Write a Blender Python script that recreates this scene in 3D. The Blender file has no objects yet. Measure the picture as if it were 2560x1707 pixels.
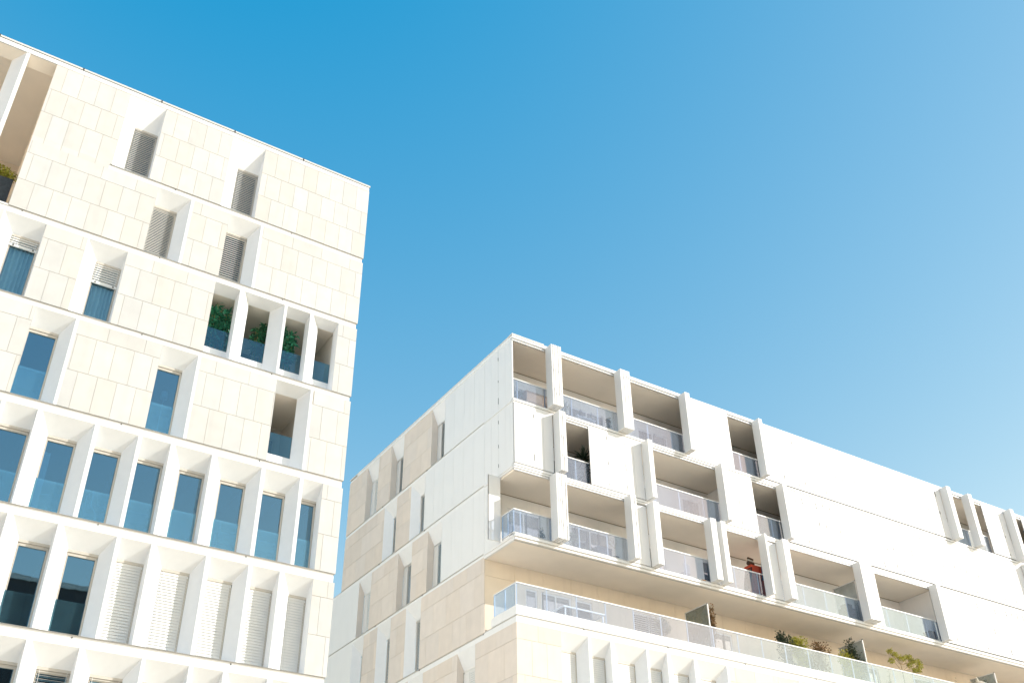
import bpy, math, random
from mathutils import Vector, Matrix
R = math.radians
scene = bpy.context.scene
COL = scene.collection
GZ = 1.6                     # every height below is measured from eye level; ground lies 1.6 m lower

# ------------------------------------------------------------------ materials
def nt(name):
    m = bpy.data.materials.new(name); m.use_nodes = True
    t = m.node_tree; t.nodes.clear()
    return m, t, t.nodes.new('ShaderNodeOutputMaterial')

def surf(name, col, rough=.6, noise=.04, scale=3., tint=False, bump=0., metal=0., streak=0., spec=.4):
    m, t, out = nt(name); N = t.nodes; L = t.links
    b = N.new('ShaderNodeBsdfPrincipled')
    b.inputs['Roughness'].default_value = rough; b.inputs['Metallic'].default_value = metal
    b.inputs['Specular IOR Level'].default_value = spec
    L.new(b.outputs[0], out.inputs[0])
    tc = N.new('ShaderNodeTexCoord')
    nz = N.new('ShaderNodeTexNoise'); nz.inputs['Scale'].default_value = scale; nz.inputs['Detail'].default_value = 5
    L.new(tc.outputs['Object'], nz.inputs['Vector'])
    mr = N.new('ShaderNodeMapRange'); mr.inputs['From Min'].default_value = .25; mr.inputs['From Max'].default_value = .75
    mr.inputs['To Min'].default_value = 1 - noise; mr.inputs['To Max'].default_value = 1 + noise
    L.new(nz.outputs['Fac'], mr.inputs['Value'])
    mul = N.new('ShaderNodeMix'); mul.data_type = 'RGBA'; mul.blend_type = 'MULTIPLY'; mul.inputs[0].default_value = 1
    mul.inputs[6].default_value = (*col, 1); L.new(mr.outputs[0], mul.inputs[7])
    last = mul.outputs[2]
    if tint:
        at = N.new('ShaderNodeAttribute'); at.attribute_name = 'tint'
        m2 = N.new('ShaderNodeMix'); m2.data_type = 'RGBA'; m2.blend_type = 'MULTIPLY'; m2.inputs[0].default_value = 1
        L.new(last, m2.inputs[6]); L.new(at.outputs['Color'], m2.inputs[7]); last = m2.outputs[2]
    if streak:                                   # rain streaks and dirt: vertical stretched noise
        mp = N.new('ShaderNodeMapping'); mp.inputs['Scale'].default_value = (2.2, 2.2, .25)
        L.new(tc.outputs['Object'], mp.inputs['Vector'])
        n2 = N.new('ShaderNodeTexNoise'); n2.inputs['Scale'].default_value = 1.6; n2.inputs['Detail'].default_value = 6
        L.new(mp.outputs[0], n2.inputs['Vector'])
        r2 = N.new('ShaderNodeMapRange'); r2.inputs['From Min'].default_value = .52; r2.inputs['From Max'].default_value = .75
        r2.inputs['To Min'].default_value = 1; r2.inputs['To Max'].default_value = 1 - streak
        L.new(n2.outputs['Fac'], r2.inputs['Value'])
        m3 = N.new('ShaderNodeMix'); m3.data_type = 'RGBA'; m3.blend_type = 'MULTIPLY'; m3.inputs[0].default_value = 1
        L.new(last, m3.inputs[6]); L.new(r2.outputs[0], m3.inputs[7]); last = m3.outputs[2]
    L.new(last, b.inputs['Base Color'])
    if bump:
        n3 = N.new('ShaderNodeTexNoise'); n3.inputs['Scale'].default_value = 90; n3.inputs['Detail'].default_value = 4
        L.new(tc.outputs['Object'], n3.inputs['Vector'])
        bp = N.new('ShaderNodeBump'); bp.inputs['Strength'].default_value = bump; bp.inputs['Distance'].default_value = .01
        L.new(n3.outputs['Fac'], bp.inputs['Height']); L.new(bp.outputs[0], b.inputs['Normal'])
    return m

def glass(name, refl, tint, dirt=0., dirtcol=(.8, .85, .88), gcol=(1, 1, 1), rough=0., warp=0.):
    m, t, out = nt(name); N = t.nodes; L = t.links
    tr = N.new('ShaderNodeBsdfTransparent'); tr.inputs[0].default_value = (*tint, 1)
    gl = N.new('ShaderNodeBsdfGlossy'); gl.inputs['Roughness'].default_value = rough; gl.inputs['Color'].default_value = (*gcol, 1)
    if warp:                                    # panes are never quite flat: soft, uneven reflections
        t1 = N.new('ShaderNodeTexCoord'); n1 = N.new('ShaderNodeTexNoise'); n1.inputs['Scale'].default_value = 1.1; n1.inputs['Detail'].default_value = 2
        L.new(t1.outputs['Object'], n1.inputs['Vector']); b1 = N.new('ShaderNodeBump'); b1.inputs['Strength'].default_value = warp; b1.inputs['Distance'].default_value = 1.0
        L.new(n1.outputs['Fac'], b1.inputs['Height']); L.new(b1.outputs[0], gl.inputs['Normal'])
    lw = N.new('ShaderNodeLayerWeight'); lw.inputs[0].default_value = .5
    fr = N.new('ShaderNodeMath'); fr.operation = 'POWER'; fr.inputs[1].default_value = 5; L.new(lw.outputs['Facing'], fr.inputs[0])
    mr = N.new('ShaderNodeMapRange'); mr.inputs['To Min'].default_value = refl; mr.inputs['To Max'].default_value = 1
    L.new(fr.outputs[0], mr.inputs['Value'])
    mx = N.new('ShaderNodeMixShader'); L.new(mr.outputs[0], mx.inputs[0]); L.new(tr.outputs[0], mx.inputs[1]); L.new(gl.outputs[0], mx.inputs[2])
    last = mx.outputs[0]
    if dirt:
        df = N.new('ShaderNodeBsdfDiffuse'); df.inputs[0].default_value = (*dirtcol, 1)
        tc = N.new('ShaderNodeTexCoord'); nz = N.new('ShaderNodeTexNoise'); nz.inputs['Scale'].default_value = 1.4; nz.inputs['Detail'].default_value = 7
        L.new(tc.outputs['Object'], nz.inputs['Vector'])
        m2 = N.new('ShaderNodeMapRange'); m2.inputs['From Min'].default_value = .3; m2.inputs['From Max'].default_value = .75
        m2.inputs['To Min'].default_value = dirt * .6; m2.inputs['To Max'].default_value = dirt * 1.7
        L.new(nz.outputs['Fac'], m2.inputs['Value'])
        mx2 = N.new('ShaderNodeMixShader'); L.new(m2.outputs[0], mx2.inputs[0]); L.new(last, mx2.inputs[1]); L.new(df.outputs[0], mx2.inputs[2])
        last = mx2.outputs[0]
    L.new(last, out.inputs[0])
    return m

def leafmat(name, col, trans=.25):
    m, t, out = nt(name); N = t.nodes; L = t.links
    at = N.new('ShaderNodeAttribute'); at.attribute_name = 'tint'
    mul = N.new('ShaderNodeMix'); mul.data_type = 'RGBA'; mul.blend_type = 'MULTIPLY'; mul.inputs[0].default_value = 1
    mul.inputs[6].default_value = (*col, 1); L.new(at.outputs['Color'], mul.inputs[7])
    b = N.new('ShaderNodeBsdfPrincipled'); b.inputs['Roughness'].default_value = .45
    L.new(mul.outputs[2], b.inputs['Base Color'])
    tl = N.new('ShaderNodeBsdfTranslucent'); L.new(mul.outputs[2], tl.inputs[0])
    mx = N.new('ShaderNodeMixShader'); mx.inputs[0].default_value = trans
    L.new(b.outputs[0], mx.inputs[1]); L.new(tl.outputs[0], mx.inputs[2]); L.new(mx.outputs[0], out.inputs[0])
    return m

M = {}
M['stone'] = surf('cream_stone', (.61, .597, .572), .75, .05, 2.2, tint=True, bump=.15, streak=.05)
M['stonew'] = surf('beige_stone', (.71, .635, .565), .75, .04, 2.2, tint=True, bump=.15, streak=.04)
M['joint'] = surf('stone_joint', (.45, .39, .32), .9)
M['render'] = surf('white_render', (.785, .797, .812), .8, .02, 5, bump=.25)
M['band'] = surf('white_concrete', (.80, .80, .79), .7, .02, 2, streak=.05)
M['metal'] = surf('white_metal', (.76, .755, .745), .45, .015, 1.2, streak=.03)
M['seam'] = surf('dark_seam', (.06, .06, .06), .7)
M['alu'] = surf('aluminium', (.66, .64, .61), .45, .03, 6)
M['flash'] = surf('grey_flashing', (.48, .465, .44), .5, .05, 4)
M['frame'] = surf('beige_frame', (.55, .51, .45), .5)
M['ceil'] = surf('balcony_ceiling', (.86, .775, .675), .85, .03, 1.5)
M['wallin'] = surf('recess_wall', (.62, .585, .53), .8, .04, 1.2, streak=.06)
M['backwall'] = surf('balcony_wall', (.78, .765, .74), .7, .03, 1.2)
M['tan'] = surf('tan_wall', (.77, .67, .55), .8, .05, 1.2, streak=.06)
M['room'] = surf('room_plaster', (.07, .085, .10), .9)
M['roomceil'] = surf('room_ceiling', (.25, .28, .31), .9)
M['dark'] = surf('dark_wall', (.055, .05, .052), .8)
M['blindw'] = surf('white_blind', (.78, .78, .76), .5)
M['blindg'] = surf('grey_blind', (.50, .50, .48), .45, .03)
M['blindl'] = surf('pale_blind', (.58, .57, .54), .45, .03)
M['curtain'] = surf('blue_grey_curtain', (.66, .70, .72), .9, .05, 8)
M['ground'] = surf('paving', (.76, .63, .48), .85, .1, .6)
M['wood'] = surf('brown_wood', (.42, .25, .13), .6, .12, 6)
M['darkwood'] = surf('dark_brown', (.10, .05, .03), .6, .1, 6)
M['red'] = surf('red_panel', (.62, .085, .04), .5, .08, 4)
M['blue'] = surf('blue_cloth', (.02, .14, .26), .8)
M['black'] = surf('black_cloth', (.02, .02, .025), .8)
M['bluegrey'] = surf('slate_blue', (.13, .18, .22), .7, .06, 5)
M['white'] = surf('white_plastic', (.8, .8, .8), .4)
M['orange'] = surf('orange_plastic', (.8, .32, .03), .4)
M['canvas'] = surf('cream_canvas', (.72, .68, .58), .9, .05, 5)
M['soil'] = surf('dark_planter', (.045, .055, .065), .8, .3, 12)
M['stem'] = surf('plant_stem', (.25, .18, .09), .8, .2, 20)
M['cane'] = surf('bamboo_cane', (.42, .33, .12), .6, .2, 20)
M['gwin'] = glass('window_glass', .27, (.40, .58, .68), gcol=(.48, .80, 1), warp=.0012)
M['gclear'] = glass('clear_glass', .13, (.70, .82, .86), gcol=(.6, .85, 1))
M['gguard'] = glass('guard_glass', .22, (.66, .84, .92), .03, (.30, .62, .72), gcol=(.54, .84, .96))
M['gdark'] = glass('door_glass', .30, (.30, .34, .38))
M['grail'] = glass('railing_glass', .16, (.80, .865, .955), .045, (.68, .78, .92), gcol=(.80, .90, 1))
M['gloggia'] = glass('loggia_glass', .09, (.55, .76, .88), gcol=(.5, .82, 1))
M['gfrost'] = glass('frosted_screen', .06, (.55, .60, .60), .35, (.66, .70, .70))
M['gsmoke'] = glass('smoky_screen', .10, (.45, .50, .47), .3, (.42, .46, .43))
M['leaf_y'] = leafmat('yellow_green_leaf', (.38, .36, .05))
M['leaf_g'] = leafmat('deep_green_leaf', (.04, .18, .09))
M['leaf_t'] = leafmat('teal_green_leaf', (.05, .26, .15))
M['leaf_b'] = leafmat('brown_leaf', (.22, .13, .06))
M['leaf_d'] = leafmat('dark_leaf', (.03, .055, .03))
M['leaf_p'] = leafmat('pale_leaf', (.30, .30, .20))

# ------------------------------------------------------------------ mesh builder
class MB:
    def __init__(s, mp=None):
        s.v = []; s.f = []; s.mi = []; s.tint = []; s.mats = []; s.mp = mp or (lambda a, d, z: (a, d, z)); s.cur = 0; s.t = (1, 1, 1)
    def mat(s, m):
        if m not in s.mats: s.mats.append(m)
        s.cur = s.mats.index(m); return s
    def poly(s, pts, raw=False):
        i = len(s.v)
        for p in pts:
            q = p if raw else s.mp(*p)
            s.v.append((q[0], q[1], q[2] + GZ))
        s.f.append(tuple(range(i, i + len(pts)))); s.mi.append(s.cur); s.tint.append(s.t)
    def box(s, a0, a1, d0, d1, z0, z1):
        P = lambda a, d, z: (a, d, z)
        c = [P(a0, d0, z0), P(a1, d0, z0), P(a1, d1, z0), P(a0, d1, z0), P(a0, d0, z1), P(a1, d0, z1), P(a1, d1, z1), P(a0, d1, z1)]
        i = len(s.v)
        for p in c:
            q = s.mp(*p); s.v.append((q[0], q[1], q[2] + GZ))
        for f in ((0, 1, 2, 3), (4, 7, 6, 5), (0, 4, 5, 1), (1, 5, 6, 2), (2, 6, 7, 3), (3, 7, 4, 0)):
            s.f.append(tuple(i + k for k in f)); s.mi.append(s.cur); s.tint.append(s.t)
        return s
    def prism(s, pts2, z0, z1):                       # footprint of (a, d) points
        n = len(pts2)
        s.poly([(a, d, z0) for a, d in pts2]); s.poly([(a, d, z1) for a, d in pts2][::-1])
        for k in range(n):
            a, b = pts2[k], pts2[(k + 1) % n]
            s.poly([(a[0], a[1], z0), (b[0], b[1], z0), (b[0], b[1], z1), (a[0], a[1], z1)])
        return s
    def tube(s, p, q, r0, r1=None, n=7):
        r1 = r0 if r1 is None else r1
        p, q = Vector(p), Vector(q); w = (q - p)
        if w.length < 1e-6: return s
        w.normalize(); u = w.orthogonal().normalized(); v = w.cross(u)
        A = [p + (u * math.cos(2 * math.pi * k / n) + v * math.sin(2 * math.pi * k / n)) * r0 for k in range(n)]
        B = [q + (u * math.cos(2 * math.pi * k / n) + v * math.sin(2 * math.pi * k / n)) * r1 for k in range(n)]
        for k in range(n):
            j = (k + 1) % n; s.poly([A[k], A[j], B[j], B[k]])
        s.poly(A[::-1]); s.poly(B)
        return s
    def build(s, name, parent=None, mat=None, smooth=False, bevel=0):
        me = bpy.data.meshes.new(name); me.from_pydata(s.v, [], s.f)
        mats = s.mats or [mat]
        for m in mats: me.materials.append(M[m])
        if s.mats:
            me.polygons.foreach_set('material_index', s.mi)
        if any(t != (1, 1, 1) for t in s.tint):
            at = me.attributes.new('tint', 'FLOAT_COLOR', 'FACE')
            at.data.foreach_set('color', [c for t in s.tint for c in (*t, 1)])
        elif any(k.startswith('stone') or k.startswith('leaf') for k in mats):
            at = me.attributes.new('tint', 'FLOAT_COLOR', 'FACE'); at.data.foreach_set('color', [1.] * (4 * len(s.f)))
        if smooth:
            me.polygons.foreach_set('use_smooth', [True] * len(s.f))
        me.update()
        o = bpy.data.objects.new(name, me); COL.objects.link(o)
        if parent: o.parent = parent
        if bevel:
            b = o.modifiers.new('bevel', 'BEVEL'); b.width = bevel; b.segments = 2
        return o

def tag(o, label, cat, group=None, kind=None):
    if label: o['label'] = label
    if cat: o['category'] = cat
    if group: o['group'] = group
    if kind: o['kind'] = kind
    return o

def root(name, label, cat, loc=(0, 0, 0), rz=0, group=None):
    o = bpy.data.objects.new(name, None); COL.objects.link(o)
    o.location = loc; o.rotation_euler = (0, 0, rz); o.empty_display_size = .3
    return tag(o, label, cat, group)

# ------------------------------------------------------------------ facade pieces shared by both buildings
def panels(mb, rects, courses, rnd):
    """stone slabs filling the rectangles, one loose course of joints after another; courses: (z_low, z_high, pitch, phase)"""
    g = .004
    for (a0, a1, z0, z1) in rects:
        for (c0, c1, pitch, ph) in courses:
            lo, hi = max(c0, z0), min(c1, z1)
            if hi - lo < .02: continue
            k = math.floor((a0 - ph) / pitch); x = ph + k * pitch
            while x < a1:
                p, q = max(x, a0), min(x + pitch, a1)
                if q - p > .03:
                    e = rnd.uniform(-.06, .035); w = rnd.uniform(-.014, .014)
                    mb.t = (1 + e + w, 1 + e, 1 + e - w * 1.5)
                    mb.box(p + (g if p > a0 else 0), q - (g if q < a1 else 0), rnd.uniform(0, .003), .05,
                           lo + (.006 if lo > z0 else 0), hi - (.006 if hi < z1 else 0))
                x += pitch
    mb.t = (1, 1, 1)

def surround(parent, mp, sL, sR, wL, wR, z0, z1, head, d=.4, mat='render', far=None, labelmat=None):
    """splayed or square jambs and the sloping soffit of one opening"""
    mb = MB(mp).mat(mat); sq = lambda a, b, e: (a + e, b + e) if abs(a - b) < 1e-6 else (a, b)
    sL, wL = sq(sL, wL, .003); sR, wR = sq(sR, wR, -.003); z1 -= .001
    mb.poly([(sL, 0, z1), (sR, 0, z1), (wR, d, head), (wL, d, head)])
    mb.poly([(sL, 0, z0), (sL, 0, z1), (wL, d, head), (wL, d, z0)])
    if far: mb.mat(far)
    mb.poly([(sR, 0, z0), (wR, d, z0), (wR, d, head), (sR, 0, z1)])
    mb.mat(mat)
    mb.poly([(sL, 0, z0), (wL, d, z0), (wR, d, z0), (sR, 0, z0)])
    return mb.build('window_surround', parent)

def slats(mb, a0, a1, d, z0, z1, pitch, depth, tilt):
    z = z1 - pitch * .5
    c, sn = math.cos(tilt) * depth / 2, math.sin(tilt) * depth / 2
    while z > z0:
        t = .004
        mb.poly([(a0, d - c, z - sn), (a1, d - c, z - sn), (a1, d + c, z + sn), (a0, d + c, z + sn)])
        mb.poly([(a0, d - c, z - sn - t), (a1, d - c, z - sn - t), (a1, d - c, z - sn), (a0, d - c, z - sn)])
        mb.poly([(a0, d - c, z - sn - t), (a0, d + c, z + sn - t), (a1, d + c, z + sn - t), (a1, d - c, z - sn - t)])
        z -= pitch
    for a in (a0 + .07, a1 - .07):
        mb.box(a - .004, a + .004, d - abs(c) - .006, d - abs(c) - .002, z0, z1)

def window(parent, mp, a0, a1, z0, z1, d=.4, blind=None, guard=0., framemat='frame', right=.05):
    """frame > pane, blind, glass_guard"""
    f = MB(mp).mat(framemat)
    w = .045
    f.box(a0, a1, d, d + .08, z1 - .07, z1)
    f.box(a0, a1, d + .03, d + .10, z1 - .15, z1 - .075)
    f.box(a0, a0 + w, d + .03, d + .10, z0, z1 - .15)
    f.box(a1 - right, a1, d + .01, d + .10, z0, z1 - .15)
    f.box(a0 + w, a1 - right, d + .04, d + .10, z0, z0 + .05)
    fr = f.build('window', parent)
    p = MB(mp).mat('gclear' if blind == 'half' else 'gwin'); p.box(a0 + w, a1 - right, d + .068, d + .076, z0 + .05, z1 - .15); p.build('pane', fr)
    b = MB(mp); e = .012
    if blind == 'white':
        b.mat('blindw'); slats(b, a0 + e, a1 - e, d + .02, z0, z1 - .07, .080, .085, R(75)); b.build('blind', fr)
    elif blind == 'dark':
        b.mat('blindg'); slats(b, a0 + e, a1 - e, d + .02, z0, z1 - .04, .078, .076, R(66)); b.build('blind', fr)
    elif blind == 'pale':
        b.mat('blindl'); slats(b, a0 + e, a1 - e, d + .02, z0, z1 - .04, .062, .066, R(60)); b.build('blind', fr)
    elif blind == 'gap':
        b.mat('blindl'); slats(b, a0 + e, a1 - e, d + .02, z0, z1 - .04, .085, .072, R(55)); b.build('blind', fr)
    elif blind == 'open':
        b.mat('blindw'); slats(b, a0 + e, a1 - e, d + .02, z0, z1 - .07, .085, .07, R(12)); b.build('blind', fr)
    elif blind == 'half':
        zz = z1 - .80 if a0 > -10 else z1 - .43
        b.mat('blindw'); slats(b, a0 + e, a1 - e, d + .02, zz + .1, z1 - .05, .085, .085, R(68))
        b.box(a0 + e, a1 - e, d - .015, d + .03, zz, zz + .085)
        b.mat('seam'); b.box(a0 + .10, a0 + .14, d - .03, d + .03, zz + .02, zz + .06); b.box(a1 - .14, a1 - .10, d - .03, d + .03, zz + .02, zz + .06)
        b.build('blind', fr)
    if guard:
        g = MB(mp).mat('gguard'); g.box(a0 + .005, a1 - .005, d + .012, d + .022, z0, z0 + guard); g.build('glass_guard', fr)
    return fr

# ================================================================== LEFT BUILDING
rnd = random.Random(5)
OFF = R(.5); LD = 27.2
cl, sl = math.cos(OFF), math.sin(OFF)
Lorg = Vector((.43 * LD * cl - LD * sl, .43 * LD * sl + LD * cl, 0))
LB = root('apartment_building', 'tall cream stone block with splayed white window bays, filling the left of the view', 'building', Lorg, OFF)
def lpt(s, d, z):   # left-facade coordinates to world
    return Vector((Lorg.x + s * cl - d * sl, Lorg.y + s * sl + d * cl, z + GZ))
ID = lambda a, d, z: (a, d, z)
ROWS = {  # row: floor z, top z, window head z, openings (sL, sR, wL, wR, kind)
 1: (23.77, 27.0, 26.04, [(-8.93, -7.72, -8.50, -7.72, 'dark'), (-5.32, -4.12, -4.88, -4.12, 'dark')]),
 2: (20.90, 23.56, 23.13, [(-7.38, -6.27, -7.38, -6.56, 'pale'), (-4.96, -3.84, -4.96, -4.13, 'gap')]),
 3: (17.97, 20.66, 20.23, [(-11.40, -10.21, -11.0, -10.21, 'half'), (-9.0, -7.80, -8.57, -7.80, 'half'),
      (-5.0, -4.18, -5.0, -4.18, 'loggia'), (-4.03, -2.63, -3.72, -2.98, 'loggia'), (-2.54, -1.72, -2.54, -1.72, 'loggia'), (-1.63, -.69, -1.26, -.69, 'loggia')]),
 4: (14.90, 17.77, 17.33, [(-13.4, -12.3, -13.4, -12.6, 'clear'), (-9.83, -8.72, -9.83, -9.01, 'clear'), (-6.20, -5.10, -6.20, -5.39, 'clear'), (-2.55, -1.40, -2.55, -1.68, 'loggia')]),
 5: (11.85, 14.63, 14.17, [(-11.3, -9.96, -11.3, -10.25, 'clear'), (-9.86, -9.04, -9.86, -9.04, 'clear'), (-8.93, -7.52, -8.59, -7.81, 'clear'), (-7.40, -6.32, -7.40, -6.60, 'clear'),
      (-6.21, -5.40, -6.21, -5.40, 'clear'), (-5.29, -4.18, -4.94, -4.18, 'clear'), (-4.05, -2.65, -3.72, -2.93, 'clear'),
      (-2.53, -1.42, -2.53, -1.68, 'clear'), (-1.31, -.67, -1.31, -.67, 'clear')]),
 6: (8.82, 11.57, 11.12, [(-10.2, -9.06, -9.9, -9.06, 'clear'), (-8.93, -7.82, -8.60, -7.82, 'clear'), (-7.69, -6.31, -7.38, -6.59, 'clear'), (-6.20, -5.39, -6.20, -5.39, 'white'),
      (-5.26, -3.87, -4.92, -4.13, 'white'), (-3.74, -2.64, -3.74, -2.91, 'white'), (-2.52, -1.71, -2.52, -1.71, 'white'), (-1.59, -.67, -1.23, -.67, 'white')]),
 7: (5.75, 8.53, 8.06, [(-10.0, -9.05, -10.0, -9.05, 'clear'), (-8.93, -7.87, -8.93, -7.87, 'clear'), (-7.75, -6.62, -7.43, -6.62, 'open'), (-6.50, -5.07, -6.17, -5.35, 'open'), (-4.97, -3.85, -4.97, -3.85, 'open'),
      (-3.73, -2.93, -3.73, -2.93, 'open'), (-2.81, -1.70, -2.50, -1.70, 'open'), (-1.56, -.67, -1.56, -.95, 'open')]),
}
SLEFT = -19.0
def complement(ops, a0, a1, gap=.16):
    """split a row into stone runs and narrow white piers"""
    runs, piers = [], []
    cur = a0
    for o in sorted(ops):
        if o[0] - cur > gap + .1: runs.append((cur, o[0]))
        elif o[0] - cur > .005: piers.append((cur, o[0]))
        cur = o[1]
    if a1 - cur > .02: runs.append((cur, a1))
    return runs, piers
for r, (z0, z1, head, ops) in ROWS.items():
    left = SLEFT
    stone = MB().mat('stone'); backing = MB().mat('joint')
    if r in (1, 2): left = -11.35
    runs, piers = complement(ops, left, 0)
    new = []
    for (a, b) in runs:                      # white edging beside a right-splayed bay
        m = [o for o in ops if abs(o[1] - a) < 1e-6 and o[3] < o[1] - .05]
        if m: piers.append((a, a + .09)); a += .09
        new.append((a, b))
    if r == 1: cs = [(25.88, 27.0, .525, -.5), (24.84, 25.88, .525, -.24), (23.77, 24.84, .525, -.5)]
    elif r == 2: cs = [(23.05, 23.56, 1.08, -.5), (21.97, 23.05, .545, -.24), (20.9, 21.97, .545, -.5)]
    else:
        t = z1 - .50; mid = (t + z0) / 2
        cs = [(t, z1, 1.08, -.5 if r % 2 else -.2), (mid, t, .545, -.24 if r % 2 else -.4), (z0, mid, .545, -.5 if r % 2 else -.13)]
    for a, b in new:
        if r == 1 and a < -11: continue
        st = MB().mat('stone'); panels(st, [(a, b, z0, z1)], cs, rnd); st.build('stone_cladding', LB)
    if r == 1: panels(stone, [(*new[0], z0, z1)], cs, rnd)
    for a, b in new: backing.box(a + .004, b - .004, .014, .30, z0 + .003, z1 - .003)
    for a, b in piers:
        lo = [o for o in ops if abs(o[1] - a) < 1e-6]; ro = [o for o in ops if abs(o[0] - b) < 1e-6]
        bl = lo[0][3] if lo else a; br = ro[0][2] if ro else b
        MB().mat('render').prism([(a, 0), (b, 0), (max(br, bl + .02) - .002, .395), (bl + .002, .395)], z0, z1 - .002).build('pier', LB)
    for (a, b, wl, wr, k) in ops:
        hd = head
        if k == 'loggia': hd = z1 - .18 if r == 3 else z1 - .25
        surround(LB, None, a, b, wl, wr, z0, z1, hd)
        if k == 'loggia':
            g = MB().mat('render'); g.box(wl, wr, .40, .52, z0, z0 + .47); g.build('sill_upstand', LB)
            g = MB().mat('gloggia'); g.box(wl, wr, .42, .432, z0 + .47, z0 + 1.22); g.build('glass_guard', LB)
        else:
            bl = k if k != 'clear' else None
            gd = 1.12 if r in (4,) else 1.02 if r in (5,) else .95 if r == 6 and k == 'clear' else 0
            window(LB, None, wl, wr, z0, hd, .4, bl, gd)
    if r == 1:                               # the stone runs on below the short band at its left end
        panels(stone, [(-11.35, -8.99, 23.56, 23.77)], [(23.56, 23.77, .525, -.5)], rnd)
        backing.box(-11.34, -9.0, .014, .3, 23.5, 23.8)
    if stone.f: stone.build('stone_cladding', LB)
    backing.build('wall_backing', LB)
# bands: white face, grey groove above
def band(z0, z1, a0, a1, parent, mp=None, d=.0):
    b = MB(mp).mat('band'); b.box(a0, a1, d + .012, d + .5, z0, z1 - .075)
    b.mat('flash'); b.box(a0 + .0, a1, d + .035, d + .5, z1 - .074, z1 - .001)
    x = a1 - 2.7
    while x > a0 + .1:
        b.mat('seam'); b.box(x - .012, x + .012, d + .006, d + .03, z1 - .095, z1 - .045); x -= 4.1
    return b.build('floor_band', parent)
tops = {1: 27.0, 2: 23.56, 3: 20.66, 4: 17.77, 5: 14.63, 6: 11.57, 7: 8.53}
band(23.56, 23.77, -8.99, -.05, LB)
for r in (2, 3, 4, 5, 6): band(tops[r + 1], ROWS[r][0], SLEFT, -.05, LB)
b = MB().mat('band'); b.box(SLEFT, -.02, -.012, .6, 27.0, 27.17); b.build('roof_band', LB)
b = MB().mat('alu'); b.box(SLEFT, .015, -.025, 14, 27.20, 27.27); b.mat('seam'); b.box(SLEFT, 0, -.0, .6, 27.172, 27.199)
for k in range(7):
    x = -2.7 - 2.62 * k; b.mat('seam'); b.box(x - .02, x + .02, -.035, -.0, 27.19, 27.285)
b.build('roof_cap', LB)
# body: slabs, inner partitions, blind lower storeys, side walls
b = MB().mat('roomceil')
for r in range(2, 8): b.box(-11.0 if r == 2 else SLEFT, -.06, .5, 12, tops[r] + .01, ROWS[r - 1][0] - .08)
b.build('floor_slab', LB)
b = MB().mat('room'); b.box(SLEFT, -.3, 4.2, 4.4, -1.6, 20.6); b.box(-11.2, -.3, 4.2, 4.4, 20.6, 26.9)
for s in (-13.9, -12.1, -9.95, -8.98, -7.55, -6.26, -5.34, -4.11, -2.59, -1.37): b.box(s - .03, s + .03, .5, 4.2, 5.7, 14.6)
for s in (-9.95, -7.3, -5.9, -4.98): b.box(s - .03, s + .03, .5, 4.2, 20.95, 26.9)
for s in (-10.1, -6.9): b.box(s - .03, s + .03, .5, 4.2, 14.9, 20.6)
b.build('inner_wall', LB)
b = MB().mat('render'); b.box(-.3, -.06, .05, 12, -1.6, 27.15); b.box(SLEFT, -.06, 11.8, 12, -1.6, 27.1); b.box(SLEFT, -.06, .05, .3, -1.6, 5.74); b.build('side_wall', LB)
# loggias: walls, ceiling, back wall with door
def loggia(s0, s1, z0, z1, dep, parent, wm='wallin'):
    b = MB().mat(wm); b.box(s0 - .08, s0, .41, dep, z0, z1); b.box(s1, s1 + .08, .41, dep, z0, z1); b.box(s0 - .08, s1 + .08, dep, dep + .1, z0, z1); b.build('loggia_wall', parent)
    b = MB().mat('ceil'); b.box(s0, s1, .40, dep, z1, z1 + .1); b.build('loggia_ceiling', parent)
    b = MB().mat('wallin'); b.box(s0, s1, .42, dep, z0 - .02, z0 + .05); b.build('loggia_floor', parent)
    w = min(1.5, (s1 - s0) * .7); c = (s0 + s1) / 2
    f = MB().mat('frame'); f.box(c - w / 2, c + w / 2, dep - .06, dep, z0 + 2.1, z0 + 2.17); f.box(c - w / 2, c - w / 2 + .07, dep - .06, dep, z0, z0 + 2.1); f.box(c + w / 2 - .07, c + w / 2, dep - .06, dep, z0, z0 + 2.1)
    f = f.build('door', parent)
    p = MB().mat('gdark'); p.box(c - w / 2 + .07, c + w / 2 - .07, dep - .03, dep - .02, z0, z0 + 2.1); p.build('pane', f)
loggia(-5.05, -.66, 18.02, 20.50, 2.7, LB)
loggia(-2.6, -1.30, 14.95, 17.53, 2.6, LB)
# double-height loggia at the top left with its splayed pillar
b = MB().mat('tan'); b.box(-11.35, -11.27, .31, 5.6, 20.9, 27.1); b.box(-18, -11.27, 5.6, 5.7, 20.9, 27.1); b.build('loggia_wall', LB)
b = MB().mat('ceil'); b.box(SLEFT, -11.27, .42, 5.6, 26.98, 27.05); b.poly([(SLEFT, 0.02, 26.99), (-11.35, .02, 26.99), (-11.35, .42, 26.80), (SLEFT, .42, 26.80)]); b.build('loggia_ceiling', LB)
b = MB().mat('band'); b.box(SLEFT, -11.35, .02, 5.6, 20.88, 20.93); b.box(SLEFT, -11.36, .25, .38, 20.93, 21.12); b.build('loggia_floor', LB)
MB().mat('render').prism([(-12.29, 0), (-12.18, 0), (-12.18, .42), (-12.62, .42)], 20.93, 26.985).build('pillar', LB)
MB().mat('render').prism([(-13.62, 0), (-13.52, 0), (-13.52, .42), (-13.95, .42)], 20.93, 26.985).build('pillar', LB)

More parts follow.
